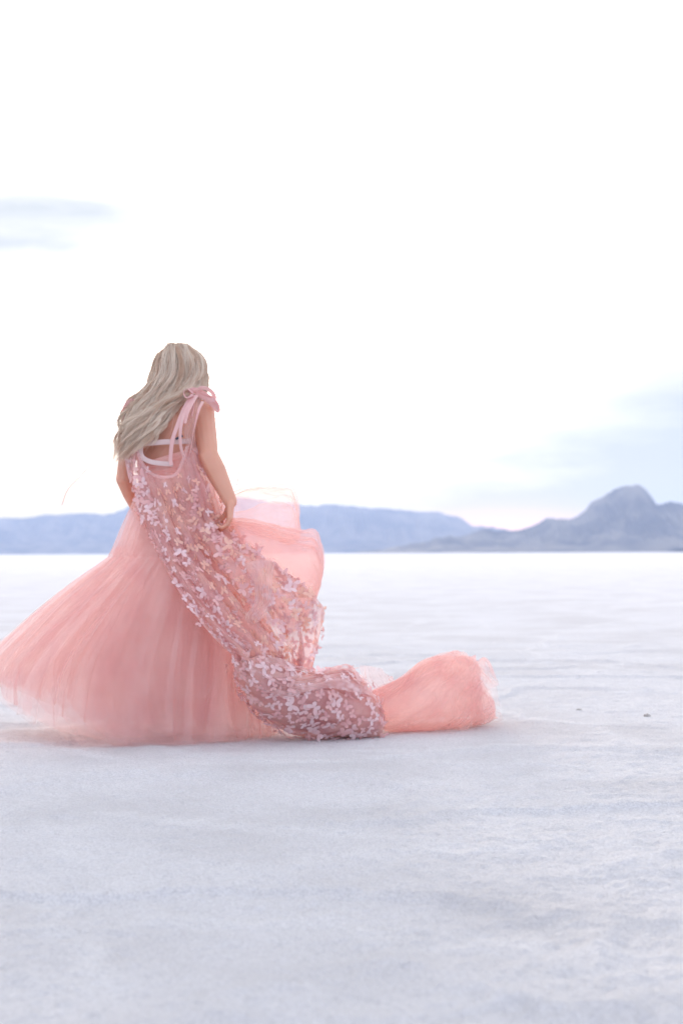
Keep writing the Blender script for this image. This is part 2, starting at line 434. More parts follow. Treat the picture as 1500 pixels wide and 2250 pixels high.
# ------------------------------------------------------------------ the woman
person = bpy.data.objects.new('person', None)
COL.objects.link(person)
tag(person, 'blonde woman seen from behind in a rose tulle gown on the white salt flat', 'person')
B = 0.42                        # depth of the middle of her body

def build_body():
    bm = bmesh.new()
    def ball(c, r, rot=None):
        m = Matrix.Translation(Vector(c))
        if rot: m = m @ rot
        m = m @ Matrix.Diagonal((r[0], r[1], r[2], 1))
        bmesh.ops.create_icosphere(bm, subdivisions=3, radius=1.0, matrix=m)
    def limb(pts, radii, step=0.3, sub=2):
        pts = [np.asarray(p, float) for p in pts]
        for (p, q, a, b) in zip(pts[:-1], pts[1:], radii[:-1], radii[1:]):
            d = np.linalg.norm(q - p); n = max(2, int(d / (min(a, b) * step)))
            for i in range(n + 1):
                t = i / n; c = p + (q - p) * t; r = a + (b - a) * t
                bmesh.ops.create_icosphere(bm, subdivisions=sub, radius=r, matrix=Matrix.Translation(Vector(c)))
    W = lambda px, py, dy: P(px, py, dy)
    # torso
    hip = W(392, 1125, B); waist = W(380, 1045, B); rib = W(372, 965, B + .02); chest = W(370, 915, B + .04)
    ball(hip, (.165, .12, .12)); ball(hip + [0, .0, -.07], (.165, .115, .10))
    ball(hip + [-.07, -.045, -.03], (.085, .075, .09)); ball(hip + [.07, -.045, -.03], (.085, .075, .09))
    ball((hip + waist) / 2, (.145, .105, .12)); ball(waist, (.128, .095, .11)); ball((waist + rib) / 2, (.13, .10, .12))
    ball(rib, (.142, .108, .12)); ball((rib + chest) / 2, (.155, .11, .11)); ball(chest, (.165, .10, .10))
    ball(chest + [0, .0, .03], (.175, .075, .06))
    ball(chest + [-.085, -.045, -.02], (.075, .05, .095)); ball(chest + [.085, -.045, -.02], (.075, .05, .095))   # shoulder blades
    ball(rib + [-.075, .085, .02], (.07, .06, .065)); ball(rib + [.075, .085, .02], (.07, .06, .065))
    # neck and head
    nb = W(378, 880, B + .05); hd = W(396, 815, B + .085)
    limb([nb + [0, 0, -.03], nb, hd + [-.008, -.02, -.06]], [.068, .056, .05])
    limb([nb + [0, 0, -.01], W(430, 892, B + .04)], [.05, .042]); limb([nb + [0, 0, -.01], W(318, 892, B + .04)], [.05, .042])
    tilt = Matrix.Rotation(R(10), 4, 'Y') @ Matrix.Rotation(R(14), 4, 'X').inverted()
    def HD(x, y, z):            # head space: y towards the face (away from the camera), z up
        v = tilt @ Vector((x, y, z)); return hd + np.array(v)
    ball(HD(0, -.005, .02), (.074, .092, .088), tilt)
    ball(HD(0, .03, -.045), (.055, .06, .065), tilt)
    ball(HD(0, .068, -.082), (.024, .02, .02), tilt)        # chin
    limb([HD(0, .088, .012), HD(0, .104, -.02)], [.008, .012])   # nose
    ball(HD(0, .098, -.026), (.016, .012, .009), tilt)
    ball(HD(0, .086, .028), (.045, .012, .010), tilt)       # brow
    for s in (-1, 1):
        ball(HD(s * .03, .078, .004), (.013, .012, .010), tilt)
        ball(HD(s * .035, .062, -.03), (.022, .025, .02), tilt)
        ball(HD(s * .074, .004, -.012), (.007, .018, .030), tilt)   # ears
    ball(HD(0, .086, -.050), (.024, .010, .006), tilt); ball(HD(0, .084, -.060), (.020, .010, .006), tilt)
    # right arm (towards the right of the picture)
    sR, eR, wR = W(446, 908, B + .03), W(459, 1003, B - .10), W(506, 1102, B - .16)
    ball(sR + [0, 0, .008], (.052, .052, .052))
    limb([W(415, 905, B + .03), sR], [.055, .05])
    mR = sR * .55 + eR * .45
    limb([sR, mR, eR], [.054, .050, .043])
    fR = eR * .7 + wR * .3
    limb([eR, fR, wR], [.045, .046, .030])
    # right hand: palm turned to the thigh, fingers closed on the gathered tulle
    knuck = []
    for k in range(4):          # little finger (nearest the camera) to index
        y_ = B - .215 + .021 * k
        root = W(507, 1108, B - .185 + .014 * k); kn = W(506 - k, 1138 + (2, 4, 5, 3)[k], y_)
        limb([root, kn], [.017, .0125])
        p1 = W(500 - k, 1155 + (-2, 1, 2, 0)[k], y_ + .004); p2 = W(487 - k, 1163 + (-3, 0, 2, 1)[k], y_ + .006); p3 = W(478, 1156 + (-2, 0, 1, 1)[k], y_ + .008)
        limb([kn, p1, p2, p3], [.0115 - (.0015 if k == 0 else 0), .0095, .0085, .0075], sub=2)
    limb([W(506, 1110, B - .14), W(496, 1130, B - .12), W(485, 1144, B - .125), W(478, 1152, B - .145)], [.017, .013, .0105, .009])
    # left arm, its forearm passing in front of her
    sL, eL, wL = W(296, 908, B + .03), W(273, 1052, B + .02), W(312, 1138, B + .15)
    ball(sL, (.05, .05, .05)); limb([W(330, 905, B + .03), sL], [.055, .048])
    limb([sL, sL * .5 + eL * .5, eL], [.048, .043, .036]); limb([eL, eL * .65 + wL * .35, wL], [.037, .037, .025])
    for k in range(4):
        x_ = 318 + 3 * k
        kn = W(322 + 2 * k, 1158 + k, B + .17 - .020 * k)
        limb([W(314, 1142, B + .155 - .01 * k), kn], [.016, .012])
        limb([kn, W(332 + k, 1166, B + .172 - .020 * k), W(338 + k, 1160, B + .176 - .020 * k), W(334 + k, 1152, B + .176 - .02 * k)], [.011, .0095, .0085, .0075])
    limb([W(316, 1142, B + .17), W(328, 1148, B + .19), W(336, 1154, B + .185)], [.015, .012, .009])
    # legs in mid stride, hidden under the skirt
    def leg(hx, kx, ky, ax, ay, toe):
        h = hip + [hx, 0, -.08]; kn_ = np.array([hip[0] + kx, hip[1] + ky, .47]); an = np.array([hip[0] + ax, hip[1] + ay, .075])
        limb([h, h * .5 + kn_ * .5, kn_], [.088, .075, .052]); limb([kn_, kn_ * .7 + an * .3, an], [.052, .056, .032])
        ball(an + [0, -.025, -.03], (.03, .035, .035))
        limb([an + [0, 0, -.03], an + [toe[0] * .6, toe[1] * .6, -.038], an + [toe[0], toe[1], -.055]], [.034, .03, .02])
        for q in range(5):
            b_ = an + [toe[0] + (q - 2) * .015, toe[1] + .01 - abs(q - 1) * .006, -.060]
            limb([b_, b_ + [toe[0] * .12, .028, -.002]], [.010, .008])
    leg(-.08, -.09, .05, -.09, -.02, (-.01, .15)); leg(.08, .09, .09, .10, .12, (.03, .15))
    me = bpy.data.meshes.new('tmp'); bm.to_mesh(me); bm.free()
    tmp = bpy.data.objects.new('tmp', me); COL.objects.link(tmp)
    rm = tmp.modifiers.new('r', 'REMESH'); rm.mode = 'VOXEL'; rm.voxel_size = 0.0042; rm.use_smooth_shade = True
    sm = tmp.modifiers.new('s', 'SMOOTH'); sm.factor = 0.5; sm.iterations = 7
    dg = bpy.context.evaluated_depsgraph_get()
    me2 = bpy.data.meshes.new_from_object(tmp.evaluated_get(dg))
    bpy.data.objects.remove(tmp); bpy.data.meshes.remove(me)
    me2.name = 'body'; me2.materials.clear(); me2.materials.append(M['skin'])
    me2.polygons.foreach_set('use_smooth', np.full(len(me2.polygons), True))
    o = bpy.data.objects.new('body', me2); COL.objects.link(o); o.parent = person
    return HD
HD = build_body()

# ---- hair -----------------------------------------------------------------
def build_hair():
    # guide curves from the crown to the tips, (px, py, dy)
    b = B
    paths = [
        [(384, 764, b + .09), (350, 783, b + .06), (333, 822, b + .05), (317, 860, b + .03), (288, 893, b - .01), (270, 930, b - .03), (262, 975, b - .04), (254, 1012, b - .03)],
        [(386, 759, b + .06), (358, 784, b + .01), (345, 824, b - .01), (328, 862, b - .03), (300, 896, b - .06), (281, 932, b - .08), (270, 975, b - .09), (260, 1020, b - .08)],
        [(388, 757, b + .04), (372, 784, b - .02), (362, 826, b - .04), (345, 866, b - .07), (316, 902, b - .10), (295, 938, b - .12), (281, 978, b - .13), (270, 1012, b - .12)],
        [(391, 756, b + .03), (392, 786, b - .03), (388, 828, b - .05), (368, 866, b - .08), (335, 905, b - .11), (312, 942, b - .14), (296, 978, b - .14), (283, 1008, b - .13)],
        [(394, 757, b + .03), (410, 786, b - .02), (412, 828, b - .04), (394, 862, b - .07), (354, 900, b - .11), (328, 940, b - .13), (312, 970, b - .14), (298, 998, b - .13)],
        [(397, 757, b + .05), (424, 784, b + .01), (430, 824, b - .01), (415, 856, b - .05), (372, 884, b - .09), (342, 925, b - .12), (326, 958, b - .13), (312, 980, b - .13)],
        [(397, 761, b + .08), (436, 786, b + .05), (443, 824, b + .03), (434, 853, b - .01), (392, 868, b - .07), (356, 905, b - .10), (337, 945, b - .12), (322, 966, b - .12)],
    ]
    G = np.array([[P(*q) for q in p] for p in paths])          # (7, 8, 3)
    right = np.array([P(*q) for q in [(398, 762, b + .10), (436, 782, b + .10), (449, 815, b + .10), (449, 838, b + .09), (441, 856, b + .06), (436, 866, b + .05), (432, 874, b + .04), (428, 880, b + .04)]])
    G = np.concatenate([G, right[None]])
    hc = (P(394, 815, b + .085))
    V, Fc, S = [], [], []
    nseg = 40
    tt = np.linspace(0, 1, nseg)
    def guide(a):
        g = cr(G, np.array([a]))[0]
        return cr(g, tt)
    def strand(c, r, shade):
        """c (nseg,3) centre line, radius r"""
        d = np.gradient(c, axis=0); d /= np.linalg.norm(d, axis=1, keepdims=True) + 1e-9
        s = np.cross(d, [0.3, 1.0, 0.1]); s /= np.linalg.norm(s, axis=1, keepdims=True) + 1e-9
        u = np.cross(d, s)
        rad = (r * np.minimum(1, 2.6 * (1 - tt) ** 0.7 + 0.12))[:, None]
        base = len(V) * nseg * 3
        ring = np.stack([c + s * rad, c - 0.5 * s * rad + 0.86 * u * rad * .6, c - 0.5 * s * rad - 0.86 * u * rad * .6], 1)
        V.append(ring.reshape(-1, 3)); Fc.append(grid_faces(nseg, 3, wrap=True, base=base)); S.append(np.full(nseg * 3, shade))
    r_ = np.random.RandomState(3)
    nl = 190
    for i in range(nl):
        a = (i + r_.rand()) / nl
        a = a if i % 9 else r_.rand() * 0.12 + 0.87
        c = guide(a)
        lay = r_.rand()                                        # 0 outer, 1 inner layer
        # scalp spread: roots start over the crown, not from one point
        root = np.array([r_.uniform(-.03, .03), r_.uniform(-.03, .05), 0])
        ph = a * 14 + r_.normal(0, .9); fq = r_.uniform(2.2, 3.2); am = r_.uniform(.014, .034)
        env = np.clip((tt - 0.18) / 0.5, 0, 1)[:, None]
        wav = np.stack([np.sin(fq * 6.28 * tt + ph), 0.7 * np.cos(fq * 6.28 * tt + ph + .6), 0.5 * np.sin(fq * 4 * tt + ph)], 1) * am * env
        c = c + wav + root * ((1 - tt) ** 4)[:, None]
        off = r_.normal(0, 1, 3) * [.007, .007, .006]
        c = c + off * (np.clip(tt * 3, 0, 1) + 1.6 * np.clip(tt - .7, 0, 1))[:, None] + np.array([0.0, 1, 0]) * (lay * 0.03) * np.clip(tt * 4, 0.1, 1)[:, None]
        ln = r_.uniform(0.80, 1.0)
        c = cr(c, tt * ln)
        base_sh = np.clip(r_.normal(0.56, 0.27), 0.0, 1.0) * (1.0 if lay < .6 else .8)
        cw = r_.uniform(.004, .0085)
        for k in range(38):
            o1 = r_.normal(0, 1, 3) * cw * [1, .6, .6]
            sp = (0.35 + 0.65 * np.abs(np.sin(3.1 * tt * fq * .5 + ph)) * (1 - 0.4 * tt) + 0.35 * np.clip(tt - .8, 0, 1) * 5)[:, None]
            q3 = r_.rand(3) * 6.28
            jit = np.stack([np.sin(tt * f_ + p_) for f_, p_ in zip(r_.uniform(8, 26, 3), q3)], 1) * .0016
            strand(cr(c + o1 * sp + jit, tt * r_.uniform(.88, 1)), r_.uniform(.0005, .0011), np.clip(base_sh + r_.normal(0, .20), 0, 1))
    # loose flyaways
    for i in range(330):
        a = r_.choice([r_.uniform(0, .25), r_.uniform(.8, 1)]) if i % 2 else r_.rand()
        c = guide(a)
        c = c + np.outer(tt ** 1.3, r_.normal(0, 1, 3) * [.022, .02, .018]) + np.stack([np.sin(tt * 12 + i), np.cos(tt * 9 + i), 0 * tt], 1) * .005 * tt[:, None]
        strand(c, .0005, r_.uniform(.5, 1))
    h = mesh_obj('hair', np.concatenate(V), np.concatenate(Fc), M['hair'], person, attrs={'shade': np.concatenate(S)})
    # root cap hugging the scalp so no skull shows between the locks (same object)
    bm = bmesh.new(); bm.from_mesh(h.data)
    lay_ = bm.verts.layers.float.get('shade')
    tilt = Matrix.Rotation(R(10), 4, 'Y') @ Matrix.Rotation(R(14), 4, 'X').inverted()
    m = Matrix.Translation(Vector(HD(0, -.008, .018))) @ tilt @ Matrix.Diagonal((.080, .096, .092, 1))
    res = bmesh.ops.create_uvsphere(bm, u_segments=64, v_segments=48, radius=1, matrix=m)
    kill = []
    inv = tilt.to_3x3().inverted(); c0 = Vector(HD(0, 0, 0))
    for v in res['verts']:
        q = inv @ (v.co - c0)
        if q.y > .045 and q.z < .045 or q.z < -.06: kill.append(v)
        else:
            ang = math.atan2(q.x, -q.y); v[lay_] = 0.45 + .3 * math.sin(ang * 60 + q.z * 40)
            v.co += Vector(v.normal) * .0012 * math.sin(ang * 60)
    bmesh.ops.delete(bm, geom=kill, context='VERTS')
    for f in bm.faces: f.smooth = True
    bm.to_mesh(h.data); bm.free()
build_hair()

# ---- cloth builders --------------------------------------------------------
def folds(u, v, n, seed, warp=0.6):
    """running folds: u across, v along; sharp crests, soft hollows"""
    w = warp * fbm(u * 2.0, v * 1.3, seed=seed, octaves=2)
    a = np.sin(2 * np.pi * (n * u + w + 0.13 * seed))
    b = np.sin(2 * np.pi * (n * 2.3 * u + 1.7 * w + 0.31 * seed))
    c = np.sin(2 * np.pi * (n * 4.7 * u + 2.0 * w + 0.7 * seed))
    return 0.55 * a + 0.30 * b + 0.15 * c
def sheet(name, ctrl, mat, parent, nr=160, nc=160, nf=5, amp=.012, crumple=.004, cs=14, seed=1, amp_v=(1, 1), settle_it=True, push=0.0, link=True, sharp=0.0):
    C = np.array([[P(*q) for q in row] for row in ctrl])
    v = np.linspace(0, 1, nr); u = np.linspace(0, 1, nc)
    A = cr(C, v)                                   # (nr, cols, 3)
    G = cr(np.swapaxes(A, 0, 1), u); G = np.swapaxes(G, 0, 1)
    n = gnormals(G)
    n = n * np.sign(-n[..., 1:2] + 1e-9)           # normals towards the camera side
    U, Vv = np.meshgrid(u, v)
    av = amp_v[0] + (amp_v[1] - amp_v[0]) * Vv
    fo = folds(U, Vv, nf, seed)
    if sharp:
        w_ = .5 * fbm(U * 2, Vv * 1.3, seed=seed, octaves=2)
        fo = (1 - sharp) * fo + sharp * (1.6 * np.abs(np.sin(np.pi * (nf * U + w_))) ** .5 - 1.0)
    d = fo * amp * av + push
    d = d + crumple * fbm(G[..., 0] * cs, G[..., 2] * cs, seed=seed + 7, octaves=3)
    G = G + n * d[..., None]
    if settle_it: G = settle(G)
    if not link: return G, n
    return mesh_obj(name, G.reshape(-1, 3), grid_faces(nr, nc), mat, parent), G
def tube_grid(sections, nr=150, nt=120, nf=9, amp=.06, twist=0.3, crumple=.004, cs=14, seed=1, scale=1.0, arc=None, rag=0.0, flare=0.0, sharp=0.0):
    """sections: (top px,py), (bottom px,py), depth, half depth"""
    T = np.array([P(*s[0], s[2]) for s in sections]); Bo = np.array([P(*s[1], s[2]) for s in sections])
    D = np.array([s[3] for s in sections])
    v = np.linspace(0, 1, nr)
    th = np.linspace(0, 2 * np.pi, nt, endpoint=False)
    V2, TH = np.meshgrid(v, th, indexing='ij')
    if arc: TH = arc[0] + (arc[1] - arc[0]) * TH / TH.max() - twist * 6.28 * V2
    u = TH / (2 * np.pi)
    ve = V2 * (1 - rag * (.5 + .5 * fbm(np.cos(TH) * 1.6, np.sin(TH) * 1.6, seed=seed + 40, octaves=1)))
    sh_ = ve.shape
    T = cr(T, ve.ravel()).reshape(sh_ + (3,)); Bo = cr(Bo, ve.ravel()).reshape(sh_ + (3,)); D = np.maximum(cr(D[:, None], ve.ravel())[:, 0].reshape(sh_), .002)
    mid = (T + Bo) / 2; a = (T - Bo) / 2
    # periodic folds
    w = 0.35 * fbm(np.cos(TH) * 1.2 + 5, np.sin(TH) * 1.2, V2 * 2.5, seed=seed, octaves=2)
    ph = u + twist * V2
    f = 0.55 * np.sin(2 * np.pi * (nf * ph + w)) + 0.3 * np.sin(2 * np.pi * ((2 * nf + 1) * ph + 1.6 * w)) + 0.15 * np.sin(2 * np.pi * (4 * nf * ph + 2 * w))
    if sharp:
        f = (1 - sharp) * f + sharp * (1.0 - 2.0 * np.abs(np.sin(np.pi * (nf * ph + 1.3 * w))) ** .6) * -1 - .2 * sharp * np.abs(np.sin(np.pi * ((2 * nf + 1) * ph + 2 * w)))
    k = scale * (1 + amp * f * (1 + flare * V2 ** 4))
    G = mid + (a * np.cos(TH)[..., None] + np.array([0, -1, 0]) * (D * np.sin(TH))[..., None]) * k[..., None]
    n = gnormals(G, wrap=arc is None)
    c = crumple * fbm(G[..., 0] * cs, G[..., 2] * cs, G[..., 1] * cs, seed=seed + 3, octaves=3)
    G = G + n * c[..., None]
    return settle(G)
def tube(name, sections, mat, parent, **kw):
    G = tube_grid(sections, **kw)
    return mesh_obj(name, G.reshape(-1, 3), grid_faces(G.shape[0], G.shape[1], wrap=kw.get('arc') is None), mat, parent), G
def ribbon(name, pts, width, mat, parent, n=60, roll=0.0, rollv=0.0, taper=1.0, thick=.0012):
    C = np.array([P(*q) for q in pts]); t = np.linspace(0, 1, n); c = cr(C, t)
    d = np.gradient(c, axis=0); d /= np.linalg.norm(d, axis=1, keepdims=True) + 1e-9
    s = np.cross(d, [0, 1, 0]); s /= np.linalg.norm(s, axis=1, keepdims=True) + 1e-9
    u = np.cross(d, s)
    ang = (roll + rollv * t)[:, None]
    sv = s * np.cos(ang) + u * np.sin(ang); nv = -s * np.sin(ang) + u * np.cos(ang)
    w = (width * (1 + (taper - 1) * t) / 2)[:, None]
    cup = nv * w * .06
    ring = np.stack([c - sv * w, c - sv * w * .4 + cup, c + sv * w * .4 + cup, c + sv * w,
                     c + sv * w - nv * thick, c + sv * w * .4 + cup - nv * thick, c - sv * w * .4 + cup - nv * thick, c - sv * w - nv * thick], 1)
    o = mesh_obj(name, ring.reshape(-1, 3), grid_faces(n, 8, wrap=True), mat, parent, smooth=False)
    return o

# ---- bodice and back band --------------------------------------------------
def torso_wrap(name, rows, mat, parent, nf=14, amp=.003, crumple=.002, a0=-200, a1=20, seed=2, horiz=False):
    """rows: (py, centre px, half width m, half depth m, tilt px) bands round the torso; angles in degrees (camera side = -90)"""
    nr, nt = 50, 200
    v = np.linspace(0, 1, nr)
    rows = np.array(rows, float)
    rr = cr(rows, v)
    th = np.linspace(R(a0), R(a1), nt)
    G = np.zeros((nr, nt, 3))
    for i in range(nr):
        py, cx, hw, hd, tl = rr[i]
        c = P(cx, py, B)
        G[i, :, 0] = c[0] + hw * np.cos(th); G[i, :, 1] = c[1] + hd * np.sin(th); G[i, :, 2] = c[2] + tl * .00197 * np.cos(th)
    U, V2 = np.meshgrid(np.linspace(0, 1, nt), v)
    n = gnormals(G); cen = G.mean((0, 1)); n = n * np.sign(((G - cen) * n).sum(-1, keepdims=True) + 1e-9)
    if horiz: f = folds(V2 + .15 * U, U, nf, seed)
    else: f = folds(U, V2, nf, seed)
    G = G + n * (f * amp + crumple * fbm(U * 30, V2 * 10, seed=seed, octaves=3))[..., None]
    return mesh_obj(name, G.reshape(-1, 3), grid_faces(nr, nt), mat, parent)
dress = bpy.data.objects.new('gown', None); COL.objects.link(dress); dress.parent = person
dress['label'] = 'rose tulle gown with butterfly overlay and dragging train'
torso_wrap('bodice', [(1004, 376, .148, .122, 22), (1030, 378, .146, .124, 16), (1060, 380, .145, .122, 8), (1100, 384, .165, .135, 0)], M['bodice'], dress, nf=5, amp=.004, a0=-270, a1=90, horiz=True)
bf = torso_wrap('t', [(912, 372, .150, .135, 0), (940, 372, .162, .205, 0), (975, 373, .162, .210, 0), (1005, 375, .152, .150, 0), (1030, 378, .149, .130, 0)], M['bodice'], None, nf=7, amp=.003, a0=5, a1=175, horiz=True, seed=8)
bodice = next(o for o in dress.children if o.name.startswith('bodice'))
# back band of the underwear: upper strap and the curved lower edge round an oval of bare back
def band():
    top = [(296, 980, .30), (310, 972, .285), (335, 970, .272), (362, 968, .268), (392, 967, .27), (420, 966, .29)]
    o = ribbon('back_band', [(q[0], q[1] + 3, q[2] + .02) for q in top], .022, M['bra'], person, roll=0.0)
    ribbon('band_edge', [(312, 975, .285), (309, 990, .284), (314, 1005, .284), (330, 1014, .282), (352, 1018, .28), (380, 1020, .28)], .020, M['bra'], o)
    ribbon('band_edge', [(386, 965, .272), (394, 961, .272), (402, 957, .274)], .010, M['dark'], o)
band()

# ---- skirt -----------------------------------------------------------------
S_ROWS = np.array([            # py, left px, right px, half depth, lift of the left side
    (1040, 308, 452, .125, 0), (1085, 301, 482, .150, 0), (1150, 274, 515, .205, 0), (1212, 249, 535, .250, 0),
    (1230, 236, 538, .265, 0), (1290, 168, 560, .320, .02), (1370, 80, 585, .375, .04), (1450, 8, 603, .41, .07), (1530, -24, 612, .43, .157), (1612, -34, 618, .44, .236)], float)
def skirt_layer(name, mat, scale, nf, amp, seed, v0=0.0, v1=1.0, parent=None, hem=.02, flare=1.0, nr=230, nt=900, crumple=.003, arc=None):
    v = np.linspace(v0, v1, nr)
    rr = cr(S_ROWS, v)
    th = np.linspace(0, 2 * np.pi, nt, endpoint=False)
    s = (D0 + B) / F
    V2, TH = np.meshgrid(v, th, indexing='ij')
    if arc:
        q = ((V2 - v0) / (v1 - v0)); e = np.linspace(-1, 1, nt)[None, :]
        TH = np.radians((arc[0] + (arc[2] - arc[0]) * q) + e * (arc[1] + (arc[3] - arc[1]) * q)) % (2 * np.pi)
        TH = np.unwrap(TH, axis=1)
    py, xl, xr, ry, lf = [rr[:, k][:, None] for k in range(5)]
    cx = ((xl + xr) / 2 - 750) * s; rx = (xr - xl) / 2 * s
    w = 0.5 * fbm(np.cos(TH) * 1.3 + seed, np.sin(TH) * 1.3, V2 * 1.2, seed=seed, octaves=2)
    u = TH / (2 * np.pi)
    w = w * 2.2
    f = 0.72 * np.sin(2 * np.pi * (nf * u + w)) + 0.25 * np.sin(2 * np.pi * ((2 * nf + 3) * u + 1.5 * w)) + 0.03 * np.sin(2 * np.pi * ((5 * nf + 1) * u + 2.5 * w))
    f = f - 0.12 * np.abs(np.sin(np.pi * (3 * nf * u + 2 * w)))
    g = np.clip((V2 - 0.33) / 0.67, 0, 1) ** 0.8
    g = g * 1.0 + 0.06
    k = scale * (1 + 0.0 * V2) + amp * f * g / np.maximum(rx, .2) * .45
    x = cx + rx * np.cos(TH) * k
    x = np.where(np.cos(TH) < 0, cx + (x - cx) * (1 - (1 - min(scale, 1.0)) * 1.1 * (-np.cos(TH)) * np.clip((V2 - .35) * 3, 0, 1)), x)
    y = D0 + B + ry * np.sin(TH) * k
    wt = np.maximum(0, -np.cos(TH)) ** 1.3
    z = H_CAM - (py - 1215) * s + lf * wt
    # hem edge wanders a little up and down
    he = hem * (vnoise(np.cos(TH) * 6, np.sin(TH) * 6, seed=seed + 5) + .6 * f) * np.clip((V2 - .75) / .25, 0, 1) ** 2
    z = z + he
    G = np.stack([x, y, z], -1)
    n = gnormals(G, wrap=arc is None)
    G = G + n * (crumple * fbm(G[..., 0] * 7, G[..., 2] * 5, G[..., 1] * 7, seed=seed + 2, octaves=3) * (0.3 + g))[..., None]
    G = settle(G)
    return mesh_obj(name, G.reshape(-1, 3), grid_faces(nr, nt, wrap=arc is None), mat, parent)
skirt = skirt_layer('skirt', M['tulle'], 0.97, 8, .080, 3, parent=dress)
skirt['label'] = 'layered sheer rose tulle skirt swinging out to the left'
# sub-parts would be a third level below the gown, so the other layers are joined into the skirt's own mesh
def join_into(target, others):
    bm = bmesh.new(); bm.from_mesh(target.data)
    mats = list(target.data.materials)
    for o in others:
        off = len(mats)
        idx = {}
        for i, m in enumerate(o.data.materials):
            if m in mats: idx[i] = mats.index(m)
            else: mats.append(m); idx[i] = len(mats) - 1
        pi = np.zeros(len(o.data.polygons), np.int32); o.data.polygons.foreach_get('material_index', pi)
        o.data.polygons.foreach_set('material_index', np.array([idx[k] for k in pi], np.int32))
        bm.from_mesh(o.data)
    bm.to_mesh(target.data); bm.free()
    for m in mats[len(target.data.materials):]: target.data.materials.append(m)
    for o in others:
        me = o.data; bpy.data.objects.remove(o); bpy.data.meshes.remove(me)
ls = [skirt_layer('t', M['tulle_light'], 1.02, 6, .085, 13, hem=.03),
      skirt_layer('t', M['tulle'], 0.86, 9, .090, 23, hem=.04, v1=.985),
      skirt_layer('t', M['tulle_light'], 0.93, 5, .095, 29, hem=.05, v1=.97),
      skirt_layer('t', M['tulle'], 0.74, 7, .090, 37, v1=.98, hem=.04),
      skirt_layer('t', M['tulle_light'], 1.04, 16, .02, 43, v1=.345, hem=.0),
      skirt_layer('t', M['tulle_dense'], 0.68, 6, .080, 53, v1=.97, nt=700, hem=.04),
      skirt_layer('t', M['tulle_dense'], 0.58, 7, .080, 54, v1=.965, nt=700, hem=.04),
      skirt_layer('t', M['tulle_dense'], 0.48, 6, .080, 55, v1=.96, nt=600, hem=.04),
      skirt_layer('t', M['lining'], 0.36, 6, .050, 56, v1=.95, nt=500)]
# loose gores of net between the layers, their free edges fanning out from the seam
r_ = np.random.RandomState(21)
for k in range(22):
    ca = -90 + (k - 10.5) * 13 + r_.uniform(-6, 6)
    w0, w1 = r_.uniform(5, 12), r_.uniform(14, 34)
    ls.append(skirt_layer('t', M['tulle'] if k % 3 == 0 else M['tulle_light'], r_.uniform(.95, 1.07), r_.choice([4, 6, 8]), .07, 60 + k, v0=r_.uniform(.30, .36), v1=r_.uniform(.86, 1.0), hem=.06, nr=120, nt=90,
                          arc=(ca + r_.uniform(-12, 12), w0, ca, w1)))
for k in range(46):
    ca = -100 + r_.uniform(-125, 110); w1 = r_.uniform(.8, 4.0)
    ls.append(skirt_layer('t', M['tulle_pale'], r_.uniform(.96, 1.06), 5, .07, 160 + k, v0=.335, v1=r_.uniform(.96, .998), hem=.03, nr=100, nt=8, arc=(ca * .96 + r_.uniform(-9, 5), w1 * .5, ca, w1)))
join_into(skirt, ls)
join_into(bodice, [bf])

# ---- tulle held out to the right -------------------------------------------
bil = [((508, 1140), (500, 1172), .33, .03), ((545, 1143), (520, 1215), .33, .08), ((590, 1152), (550, 1275), .35, .13), ((632, 1160), (585, 1330), .37, .16),
       ((668, 1167), (620, 1370), .38, .17), ((694, 1172), (650, 1380), .38, .16), ((708, 1210), (672, 1360), .38, .12), ((711, 1248), (695, 1310), .38, .05), ((708, 1262), (704, 1285), .38, .01)]
billow, _ = tube('billow', bil, M['tulle'], dress, nf=7, amp=.06, twist=.25, crumple=.006, cs=9, seed=4)
billow['label'] = 'puff of tulle bunched up beside her right hand'
b2, _ = tube('t', bil, M['tulle'], None, nf=9, amp=.07, twist=.35, crumple=.006, cs=9, seed=14, scale=.88)
b3, _ = tube('t', bil, M['tulle'], None, nf=6, amp=.09, twist=.2, crumple=.006, cs=9, seed=24, scale=.72)
b4, _ = tube('t', bil, M['tulle_light'], None, nf=6, amp=.07, twist=-.2, crumple=.008, cs=8, seed=34, scale=1.03)
join_into(billow, [b2, b3, b4])
sh = [((505, 1085), (505, 1150), .40, .03), ((540, 1072), (545, 1165), .42, .07), ((585, 1067), (590, 1180), .44, .10), ((618, 1062), (628, 1195), .46, .10), ((640, 1068), (648, 1190), .47, .07), ((650, 1092), (656, 1180), .47, .04), ((656, 1122), (659, 1165), .47, .01)]
veil, _ = tube('raised_layer', sh, M['tulle_veil'], dress, nf=4, amp=.05, twist=.1, crumple=.01, cs=7, seed=44)
veil['label'] = 'nearly transparent top layer of tulle lifted by the wind'
puf = [((515, 1122), (512, 1160), .40, .03), ((560, 1116), (560, 1178), .41, .07), ((605, 1108), (612, 1190), .43, .09), ((640, 1112), (645, 1192), .44, .07), ((656, 1140), (658, 1182), .44, .02)]
v3, _ = tube('t', puf, M['tulle_light'], None, nf=5, amp=.10, twist=.2, crumple=.010, cs=9, seed=47, sharp=.5)
v2, _ = tube('t', sh, M['tulle_veil'], None, nf=3, amp=.09, twist=-.15, crumple=.012, cs=6, seed=54, scale=.9)
join_into(veil, [v2, v3])

